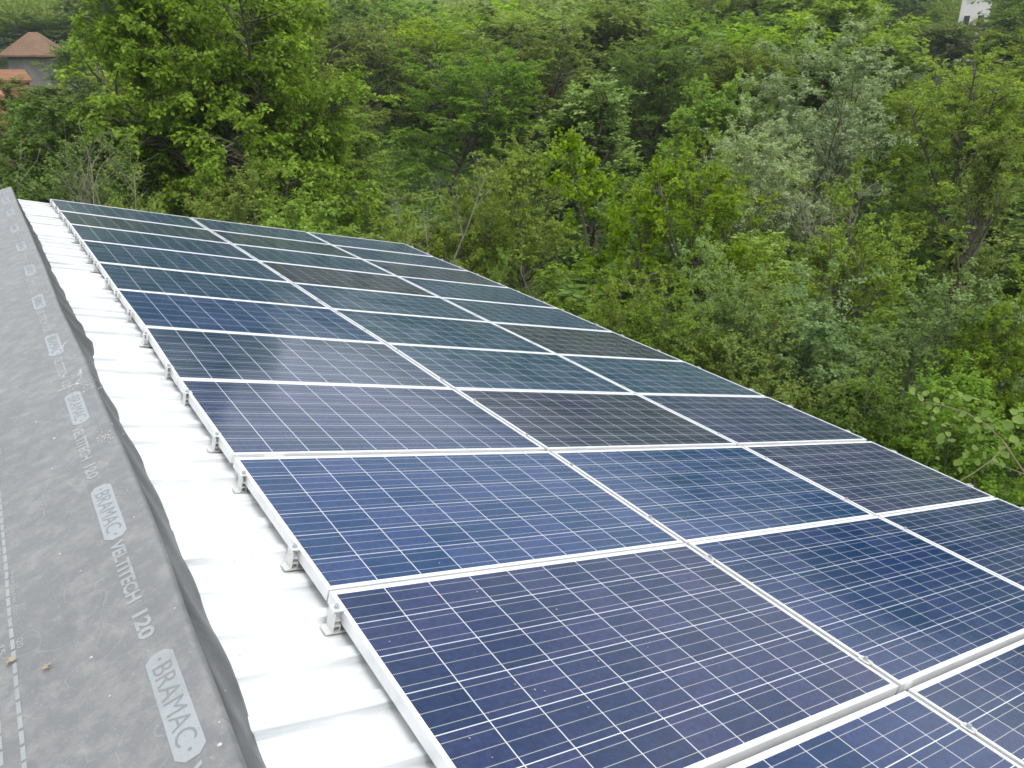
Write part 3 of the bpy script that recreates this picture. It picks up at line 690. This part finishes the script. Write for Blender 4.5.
# distinctive trees: px of the crown centre, py of its top, distance, crown width in px, kind, tone
FEAT = [
 (220, -25, 20.5, 200, 'great', 'bright', 'tree', 'large bright green broadleaf tree towering behind the far left roof corner'),
 (215, -8, 24.5, 185, 'broad', 'bright', 'tree', 'second bright green crown hidden mostly behind the large bright broadleaf tree'),
 (60, 118, 21, 130, 'round', 'dark', 'tree', 'dense dark green tree left of the large bright tree, below the tiled roofs'),
 (335, 86, 38, 70, 'round', 'mid', 'tree', 'small mid green tree under the pale shed right of the large bright tree'),
 (152, 70, 33, 80, 'round', 'bright', 'tree', 'bright green tree just right of the old tiled house'),
 (345, 118, 26, 110, 'round', 'mid', 'tree', 'mid green tree right of the large bright tree'),
 (445, 62, 34, 130, 'broad', 'mid', 'tree', 'rounded soft green tree in the upper centre of the wood'),
 (540, 35, 40, 100, 'broad', 'olive', 'tree', 'tall olive green tree at upper centre of the hillside'),
 (375, 30, 48, 100, 'broad', 'olive', 'tree', 'pale olive tree on the far slope above the red brick patch'),
 (595, 98, 23, 95, 'column', 'pale', 'tree', 'slender grey green poplar like tree at the centre of the wood'),
 (520, 148, 18.5, 105, 'round', 'bright', 'tree', 'bright green young tree below the slender pale tree, behind the array'),
 (612, 158, 15.5, 120, 'sapling', 'bright', 'tree', 'upright bright green young tree just right of the wood centre'),
 (655, 52, 36, 110, 'broad', 'mid', 'tree', 'mid green tree upper right of centre with dark gaps beneath'),
 (850, 42, 25, 165, 'willow', 'silver', 'tree', 'large silvery willow on the right of the hillside'),
 (775, 128, 21, 110, 'willow', 'silver', 'tree', 'lower silvery willow bush at left foot of the large willow'),
 (700, 92, 25, 95, 'round', 'bright', 'tree', 'bright green tree left of the silvery willow'),
 (700, 165, 14.5, 130, 'round', 'bright', 'tree', 'yellow green young tree in front of the silvery willow, left side'),
 (830, 205, 13.5, 170, 'round', 'yellow', 'tree', 'broad bright yellow green tree in front of the silvery willow'),
 (975, 75, 24, 150, 'broad', 'bright', 'tree', 'bright green spreading tree at right edge right of the willow'),
 (985, 150, 16, 55, 'column', 'olive', 'tree', 'narrow vine clad tree with bare stems near the right edge'),
 (735, 248, 11.5, 95, 'bush', 'pale', 'bush', 'pale green upright bush just beyond the array, left of the yellow green tree'),
 (830, 290, 10.8, 160, 'bush', 'pale', 'bush', 'pale green bush below the broad yellow green tree'),
 (930, 275, 11.5, 150, 'bush', 'pale', 'bush', 'tall pale green bush near the right edge below the vine clad tree'),
 (1010, 290, 10.5, 120, 'bush', 'mid', 'bush', 'mid green bush cut by the right edge of the view'),
 (765, 315, 9.5, 150, 'bush', 'mid', 'bush', 'leafy green bush hugging the right edge of the array midway'),
 (860, 372, 8.8, 150, 'bush', 'dark', 'bush', 'dark green bush beyond the right clamps near the bottom right'),
 (960, 365, 8.6, 150, 'bush', 'mid', 'bush', 'dense mid green bush at lower right behind the arching branch'),
 (655, 292, 9.8, 110, 'bush', 'yellow', 'bush', 'yellow green bush peeping over the right edge of the array'),
 (596, 278, 10.6, 80, 'bush', 'yellow', 'bush', 'small yellow green bush at the array edge, left of its neighbour'),
 (392, 222, 13.0, 40, 'sapling', 'yellow', 'sapling', 'yellow green sapling tip just above the far right array corner'),
 (480, 262, 11.8, 36, 'sapling', 'yellow', 'sapling', 'tiny yellow green sprig rising over the right array edge'),
 (300, 178, 15.5, 130, 'bush', 'bright', 'bush', 'bright green bush above the far edge of the array, left of middle'),
 (215, 180, 14.5, 110, 'bush', 'bright', 'bush', 'bright green bush at the foot of the large bright tree'),
 (120, 185, 13.5, 60, 'bush', 'yellow', 'bush', 'small yellow green bush under the bare branches by the roof corner'),
 (35, 150, 15, 120, 'bush', 'dark', 'bush', 'dark green thicket bush behind the far end of the grey underlay'),
 (890, 95, 30, 80, 'broad', 'bright', 'tree', 'bright green tree peeking over the right shoulder of the willow'),
 (445, 180, 16.5, 110, 'bush', 'olive', 'bush', 'olive bush with bare pale stems above the far right array corner'),
 (70, 45, 62, 48, 'round', 'mid', 'tree', 'small rounded tree hiding the right half of the old tiled house'),
 (24, 84, 44, 80, 'bush', 'mid', 'bush', 'green bush below the low orange tiled shed at the left edge'),
 (-2, 110, 36, 90, 'bush', 'dark', 'bush', 'dark green bush in front of the rust coloured outbuilding at the left edge'),
 (970, 26, 72, 46, 'round', 'olive', 'tree', 'small olive tree hiding the lower storey of the white house'),
 (1000, 36, 62, 75, 'round', 'mid', 'tree', 'green tree in front of the foot of the white house'),
 (942, 28, 70, 60, 'round', 'olive', 'tree', 'olive tree at the left foot of the white house'),
 (60, 22, 95, 110, 'round', 'dark', 'tree', 'dark green round tree behind the old tiled house'),
]
placed = []
rg = random.Random(21)
for i, (px, py, D, wpx, kind, tone, nm, lab) in enumerate(FEAT):
    x, y, zt = polar(px, D, py); zg = ground_z(x, y); H = max(1.5, zt - zg)
    slant = math.hypot(D, zt - CAM[2]); Wd = wpx / FPX * float((CM.T @ (np.array([x, y, zt]) - CAM))[2]) * 1.3
    nat = Wd * SPEC[kind]['H'] / (2 * SPEC[kind]['Rad'])
    if H > nat * 1.15: H = max(nat * 1.15, H - 2.6); zg = zt - H
    if H > nat * 1.5: Wd *= (H / nat / 1.5) ** .7
    lod = 'near' if D < 19 else 'mid'
    name = {'tree': 'leafy_tree', 'bush': 'leafy_bush', 'sapling': 'sapling'}[nm]
    if kind == 'willow' and tone == 'silver': name = 'willow_tree'
    tree(kind, tone, lod, x, y, zg - .02, H * 1.08, Wd, rg.random() * 6.28, i % 2, name, lab, nm)
    placed.append((x, y, Wd / 2, D))
# the rest of the wood, tree by tree
fill = []
D = 8.0
while D < 98:
    sp = 2.35 + .048 * D; nh = int(rad(80) * D / sp); 
    for j in range(nh):
        h = rad(-6) + rad(80) * (j + rg.random()) / nh; d = D + rg.uniform(-.35, .35) * sp
        x, y = CAM[0] + d * math.sin(h), CAM[1] + d * math.cos(h)
        if x < 6.0 and y < 11.3: continue
        if any(math.hypot(x - a, y - b) < max(.9, c * .62) for a, b, c, _ in placed): continue
        if 50 < d < 86 and abs(math.degrees(h) - 2.0) < 3.0: continue                      # clearing in front of the old houses
        fill.append((x, y, d, h))
    D += sp * .9
TONES = [('mid', 34), ('bright', 26), ('olive', 18), ('dark', 12), ('pale', 7), ('yellow', 3)]
bag = [t_ for t_, n_ in TONES for _ in range(n_)]
ADJ = {'mid': 'mid green', 'bright': 'bright green', 'olive': 'olive green', 'dark': 'dark green', 'pale': 'pale green', 'yellow': 'yellow green'}
items = []
CINV = CM.T
def blocked(px, pt, wp, d):
    if px < 75 + wp * .25 and pt < (58 if px > 32 else 80) and 24 < d < 86: return True
    if d < 58 and abs(px - 336) < wp * .42 + 8 and pt < 76: return True
    if d < 100 and abs(px - 982) < wp * .42 + 10 and pt < 17: return True
    for f in FEAT:
        if d < f[2] and abs(px - f[0]) < f[3] * .42 + wp * .35 and pt < f[1] + .62 * f[3]: return True
    return False
for (x, y, d, h) in fill:
    zg = ground_z(x, y)
    if d < 13: kind = rg.choice(['bush', 'bush', 'bush', 'sapling']); H = rg.uniform(2.5, 3.6)
    elif d < 22: kind = rg.choice(['bush', 'round', 'round']); H = rg.uniform(2.7, 3.9) if kind == 'bush' else rg.uniform(3.2, 4.6)
    else: kind = rg.choice(['round', 'broad', 'broad', 'round', 'column' if d < 45 else 'round']); H = rg.uniform(4.6, 6.8) + (1.3 if d > 45 else 0) + (1.2 if d > 62 else 0)
    tone = rg.choice(bag)
    sp = SPEC[kind]; Wd = 2 * sp['Rad'] * H / sp['H'] * rg.uniform(1.25, 1.7)
    if kind == 'column': Wd *= 1.2
    q = CINV @ (np.array([x, y, zg + H * .8]) - CAM)
    if q[2] < 1: continue
    px, py = 512 + FPX * q[0] / q[2], 384 + FPX * q[1] / q[2]; wp = Wd * FPX / q[2]
    qt = CINV @ (np.array([x, y, zg + H]) - CAM); pt = 384 + FPX * qt[1] / qt[2]
    if blocked(px, pt, wp, d): continue
    if px < -wp * .5 or px > 1024 + wp * .5 or py < -40: continue
    items.append((px, py, d, x, y, zg, H, Wd, kind, tone))
def zone(px, d):
    b = 'nearest the roof' if d < 13 else 'on the lower slope' if d < 22 else 'on the middle slope' if d < 42 else 'on the far slope'
    zx = 'at far left' if px < 150 else 'left of centre' if px < 400 else 'at centre' if px < 640 else 'right of centre' if px < 860 else 'at far right'
    return b, zx
grp = {}
for it in items:
    b, zx = zone(it[0], it[2]); grp.setdefault((it[9], 'bush' if it[8] == 'bush' else 'tree', b, zx), []).append(it)
for (tone, nm, b, zx), L_ in grp.items():
    L_.sort(key=lambda a: a[0])
    for i, (px, py, d, x, y, zg, H, Wd, kind, tn) in enumerate(L_):
        lead = f'{NUM[i]} from left of the' if len(L_) > 1 else 'only'
        lab = f'{lead} {ADJ[tone]} {"bushes" if nm == "bush" and len(L_) > 1 else "trees" if len(L_) > 1 else nm} {b}, {zx}'
        lod = 'near' if d < 14 else 'mid' if d < 40 else 'far'
        tree(kind, tone, lod, x, y, zg - .05, H, Wd, rg.random() * 6.28, rg.randint(0, 1), 'leafy_bush' if nm == 'bush' else 'leafy_tree', lab, nm, 'trees and bushes of the hillside wood')
print('TREES', NTREE[0])

# far wood on the hills behind: one mass
bases = []
rf = np.random.RandomState(8)
for _ in range(2600):
    d = 96 * (460 / 96) ** rf.rand(); h = rad(rf.uniform(-8, 76)); x, y = CAM[0] + d * math.sin(h), CAM[1] + d * math.cos(h)
    hd = math.degrees(h)
    if d < 88 and hd < 6: continue
    if d < 100 and 61.5 < hd < 66.5: continue
    bases.append((x, y, ground_z(x, y), d))
fv = []
for (x, y, z, d) in bases:
    n = int(420 if d < 120 else 150 if d < 220 else 70); H = rf.uniform(5, 8.5); R_ = H * rf.uniform(.36, .52); s_ = .30 if d < 120 else .6 if d < 220 else 1.0
    dirs = norm(rf.randn(n, 3)); dirs[:, 2] = np.abs(dirs[:, 2]) * 1.2 - .35
    rr = rf.uniform(.72, 1.08, n) * (1 + .22 * np.sin(dirs[:, 0] * 5 + x) * np.cos(dirs[:, 1] * 6 + y) + .15 * np.sin(dirs[:, 2] * 9))
    c_ = np.array([x, y, z + H * .55]) + dirs * rr[:, None] * np.array([R_, R_, H * .48])
    a = norm(rf.randn(n, 3)); b = norm(np.cross(a, rf.randn(n, 3)))
    s2 = s_ * rf.uniform(.6, 1.3, (n, 1))
    fv.append(np.stack([c_ - a * s2 * .6, c_ + b * s2 * .4, c_ + a * s2 * .6, c_ - b * s2 * .4], 1).reshape(-1, 3))
fv = np.concatenate(fv)
fo = bpy.data.objects.new('far_woodland', np_mesh('far_woodland', fv, np.arange(len(fv)).reshape(-1, 4), LM['olive'])); COL.objects.link(fo)
tag(fo, 'distant green woodland covering the hills behind', 'woodland', kind='stuff')

# undergrowth between the trees
uv_ = []
for _ in range(5200):
    d = 6.5 + 60 * rf.rand() ** 1.5; h = rad(rf.uniform(-8, 78)); x, y = CAM[0] + d * math.sin(h), CAM[1] + d * math.cos(h)
    if -5.6 < x < 5.7 and y < 10.9: continue
    z = ground_z(x, y); n = 34; hh = rf.uniform(.5, 1.5); s_ = .085 + d * .0028
    c_ = np.array([x, y, z]) + np.stack([rf.randn(n) * .55, rf.randn(n) * .55, rf.rand(n) * hh], 1)
    a = norm(rf.randn(n, 3) * np.array([1, 1, .4])); b = norm(np.cross(a, rf.randn(n, 3))); s2 = s_ * rf.uniform(.6, 1.3, (n, 1))
    uv_.append(np.stack([c_ - a * s2 * .6, c_ + b * s2 * .35, c_ + a * s2 * .6, c_ - b * s2 * .35], 1).reshape(-1, 3))
uv_ = np.concatenate(uv_)
uo = bpy.data.objects.new('undergrowth', np_mesh('undergrowth', uv_, np.arange(len(uv_)).reshape(-1, 4), LM['dark'])); COL.objects.link(uo)
tag(uo, 'tangled dark green undergrowth covering the slope between the trees', 'undergrowth', kind='stuff')

# ------------------------------------------------------------------ air
hz = MB(); hz.box((-900, -300, -30), (1100, 1100, 140)); t = NT('thin_haze')
pv = t.n('ShaderNodeVolumePrincipled', {'Color': RGB(.86, .91, .97), 'Density': .0005, 'Anisotropy': .2}); t.t.links.new(pv.outputs[0], t.out.inputs['Volume'])
tag(hz.build('haze', t.mat), 'thin pale haze over the hillside', 'haze', kind='stuff')
S.cycles.volume_bounces = 0

# ------------------------------------------------------------------ bare branches
def bare(px, py, D, H, seed, label, stems=4, lean=(0, 0), Rad=1.0):
    x, y, zt = polar(px, D, py); zg = zt - H
    g = grow(seed, H, Rad, 'dome', stems=stems, n1=12, n2=4, n3=2, low=.3, leaf=False, droop=.1, rise=.9, leafL=.05, thick=.55)
    v = g['bv'].copy(); v[:, 0] += lean[0] * np.maximum(v[:, 2], 0) / H; v[:, 1] += lean[1] * np.maximum(v[:, 2], 0) / H
    me = np_mesh('bare_shrub', v, g['bf'], M_barkp, True); o = bpy.data.objects.new('bare_shrub', me); COL.objects.link(o); o.location = (x, y, zg)
    tag(o, label, 'bare branches')
bare(118, 140, 13.0, 3.6, 51, 'pale leafless branches arching left above the far roof corner', 5, (-.9, -.3), 1.2)
bare(432, 150, 14.5, 3.4, 52, 'pale bare stems standing above the far right array corner', 3, (.1, 0), .7)
bare(850, 178, 17.5, 2.6, 53, 'pale drooping dead twigs under the silvery willow', 5, (-.3, 0), 1.3)
bare(500, 150, 20.0, 4.5, 55, 'slender grey bare stems among the bright trees at centre', 3, (.1, 0), .8)

# arching branch with large round leaves at the lower right
def P3(px, py, D): return np.array(polar(px, D, py))
br = empty('arching_branch', tuple(P3(1060, 560, 7.0))); tag(br, 'arching bare stem with a few big round leaves at the lower right edge', 'branch')
g = Plant(77)
c1 = np.array([P3(1060, 560, 7.2), P3(1030, 480, 7.0), P3(1017, 462, 6.9), P3(1003, 441, 6.85), P3(985, 424, 6.8), P3(965, 412, 6.75), P3(945, 406, 6.7), P3(925, 402, 6.65)]); g.tube(c1, np.linspace(.008, .003, len(c1)), 6)
c2 = np.array([P3(1003, 447, 6.86), P3(992, 460, 6.8), P3(975, 472, 6.7), P3(958, 482, 6.6)]); g.tube(c2, np.linspace(.006, .003, 4), 5)
c3 = np.array([P3(1024, 474, 6.95), P3(1008, 468, 6.9), P3(990, 462, 6.9)]); g.tube(c3, np.linspace(.005, .003, 3), 5)
bv, bf = np.concatenate(g.bv), np.concatenate(g.bf); m = MB(); m.add(bv, [tuple(q) for q in bf]); m.build('stem', bark_mat('tan_bark', (.16, .12, .08), (.30, .24, .17)), br, smooth=True)
m = MB(); rl = random.Random(9)
for (px, py, sz) in ((913, 391, .055), (921, 398, .06), (926, 393, .05), (937, 400, .05), (929, 407, .045), (936, 410, .045), (943, 404, .035), (960, 394, .055), (967, 398, .06), (985, 414, .06), (990, 420, .05),
                     (972, 430, .05), (981, 436, .05), (952, 440, .05), (948, 434, .04), (1008, 425, .07), (1018, 420, .07), (1002, 448, .05), (975, 448, .05), (966, 455, .05), (1014, 440, .06), (1005, 455, .055),
                     (933, 418, .04), (925, 423, .04), (960, 470, .045), (978, 462, .05), (944, 425, .035)):
    c_ = P3(px, py, 6.75 + rl.uniform(-.15, .15)); n = 9; ax = norm(np.array([rl.gauss(0, 1), rl.gauss(0, 1), rl.gauss(0, .3)])); nn = norm(np.array([rl.gauss(0, .5) - .5, rl.gauss(0, .5) - .6, 1.0]))
    ax = norm(ax - nn * (ax @ nn)); bx = np.cross(nn, ax); rr_ = [.75, 1, 1.02, .95, 1.15, .95, 1.02, 1, .75]
    v = [c_ + sz * .62 * k_ * (ax * math.cos(2 * math.pi * (q + .5) / n + math.pi) + bx * math.sin(2 * math.pi * (q + .5) / n + math.pi)) + nn * rl.uniform(-.004, .004) for q, k_ in enumerate(rr_)] + [c_ - nn * .006]
    m.add(v, [(q, (q + 1) % n, n) for q in range(n)])
for _ in range(26):
    c_ = P3(rl.uniform(935, 1024), rl.uniform(395, 480), 6.9 + rl.uniform(-.2, .3)); sz = rl.uniform(.022, .045); n = 7; ax = norm(np.array([rl.gauss(0, 1), rl.gauss(0, 1), rl.gauss(0, .5)])); nn = norm(np.array([rl.gauss(0, .7) - .4, rl.gauss(0, .7) - .5, 1.0]))
    ax = norm(ax - nn * (ax @ nn)); bx = np.cross(nn, ax)
    v = [c_ + sz * (.9 + .3 * (q % 2)) * (ax * math.cos(2 * math.pi * q / n) + .75 * bx * math.sin(2 * math.pi * q / n)) for q in range(n)] + [c_ - nn * .005]
    m.add(v, [(q, (q + 1) % n, n) for q in range(n)])
m.build('big_leaves', LM['mid'], br)

# ------------------------------------------------------------------ far houses
M_tile = None
def tile_mat(name, a, b):
    t = NT(name); tcn = t.n('ShaderNodeTexCoord'); n1 = t.noise(tcn.outputs['Object'], 1.2, 6, .7); wv = t.n('ShaderNodeTexWave', {'Vector': tcn.outputs['Object'], 'Scale': 1.6, 'Distortion': 1.0}, bands_direction='Z')
    c = t.mix(t.mr(n1, .3, .7), RGB(*a), RGB(*b)); c = t.mix(t.m('MULTIPLY', wv.outputs['Fac'], .35), c, RGB(*[q * .6 for q in a])); t.bsdf(Base_Color=c, Roughness=.9); return t.mat
M_tileo = tile_mat('old_tiles', (.13, .072, .040), (.21, .125, .075)); M_tiler = tile_mat('orange_tiles', (.19, .085, .040), (.29, .145, .075))
M_wallg = simple('weathered_boards', (.15, .14, .13), .9, .25, 1.5); M_wallw = simple('white_render', (.72, .68, .66), .9, .06, .8); M_pink = simple('bare_brick', (.30, .13, .07), .9, .3, 1.2)
M_dkw = simple('dark_window', (.03, .03, .035), .3, .1)
def far_house(name, px, py_eave, D, w_, dep, hw, hr, yaw, wallm, roofm, label, hip=False, windows=(), e=.45, deep=3):
    x, y, z = polar(px, D, py_eave); o = empty(name, (x, y, z - hw)); tag(o, label, 'house')
    R_ = Matrix.Rotation(yaw, 3, 'Z')
    def T(a, b, c): q = R_ @ Vector((a, b, c)); return (x + q.x, y + q.y, z + q.z)
    m = MB(); m.box((-w_ / 2, -dep / 2, -hw - deep), (w_ / 2, dep / 2, 0), T)
    if not hip: m.prism([(-dep / 2, 0), (dep / 2, 0), (0, hr * .92)], -w_ / 2, w_ / 2, lambda a, b, c: T(b, a, c))
    m.build('wall', wallm, o)
    m = MB(); ri = (w_ * .5 - dep * .42) if hip else w_ / 2 + e
    P = [(-w_ / 2 - e, -dep / 2 - e, -.05), (w_ / 2 + e, -dep / 2 - e, -.05), (w_ / 2 + e, dep / 2 + e, -.05), (-w_ / 2 - e, dep / 2 + e, -.05), (-ri, 0, hr), (ri, 0, hr)]
    P = [T(*q) for q in P]; P2 = [(a, b, c - .14) for a, b, c in P]
    F = [(0, 1, 5, 4), (1, 2, 5), (2, 3, 4, 5), (3, 0, 4)] if hip else [(0, 1, 5, 4), (2, 3, 4, 5)]
    m.add(P, F); m.add(P2, [f[::-1] for f in F] + ([] if hip else [])); 
    for a, b in ((0, 1), (1, 2), (2, 3), (3, 0)) if hip else ((0, 1), (2, 3), (1, 5), (5, 2), (3, 4), (4, 0)): m.add([P[a], P[b], P2[b], P2[a]], [(0, 3, 2, 1)])
    m.build('roof', roofm, o)
    for (a, c, ww, wh) in windows:
        m = MB(); m.box((a - ww / 2, -dep / 2 - .04, c - wh / 2), (a + ww / 2, -dep / 2 + .05, c + wh / 2), T); wi = m.build('window', M_wallw, o)
        m = MB(); m.box((a - ww / 2 + .1, -dep / 2 - .06, c - wh / 2 + .1), (a + ww / 2 - .1, -dep / 2 - .035, c + wh / 2 - .1), T); m.build('pane', M_dkw, wi)
    return o
far_house('old_house', 38, 55, 80, 3.5, 3.3, 3.0, 1.75, rad(-28), M_wallg, M_tileo, 'old grey boarded house with a steep brown tiled hip roof at upper left', True)
far_house('low_house', 6, 79, 60, 2.0, 1.8, 2.2, .55, rad(14), M_pink, M_tiler, 'low shed with orange tiled roof at the left edge below the old house', e=.15)
far_house('brick_shed', -9, 94, 42, .7, 1.2, 1.0, .15, rad(5), M_pink, M_tiler, 'rust coloured brick outbuilding cut by the left edge of the view', e=.06, deep=2.2)
far_house('village_house', 348, 62, 60, 1.3, 1.5, 1.0, .7, rad(-40), M_pink, M_tiler, 'red brick gable glimpsed between the trees at upper left of centre', e=.1)
far_house('pale_shed', 330, 72, 56, .8, 1.0, .8, .2, rad(-30), M_wallw, simple('pale_blue_sheet', (.62, .70, .76), .5, .1, 1), 'small pale blue roofed shed glimpsed right of the large bright tree', e=.1)
far_house('white_house', 981, -16, 96, 2.6, 3.2, 7.5, 2.2, rad(-63), M_wallw, M_tileo, 'white two storey house high on the slope in the upper right corner', False,
          ((-.6, -1.0, .7, 1.2), (.6, -1.0, .7, 1.2), (-.6, -3.4, .7, 1.2), (.6, -3.4, .7, 1.2)))
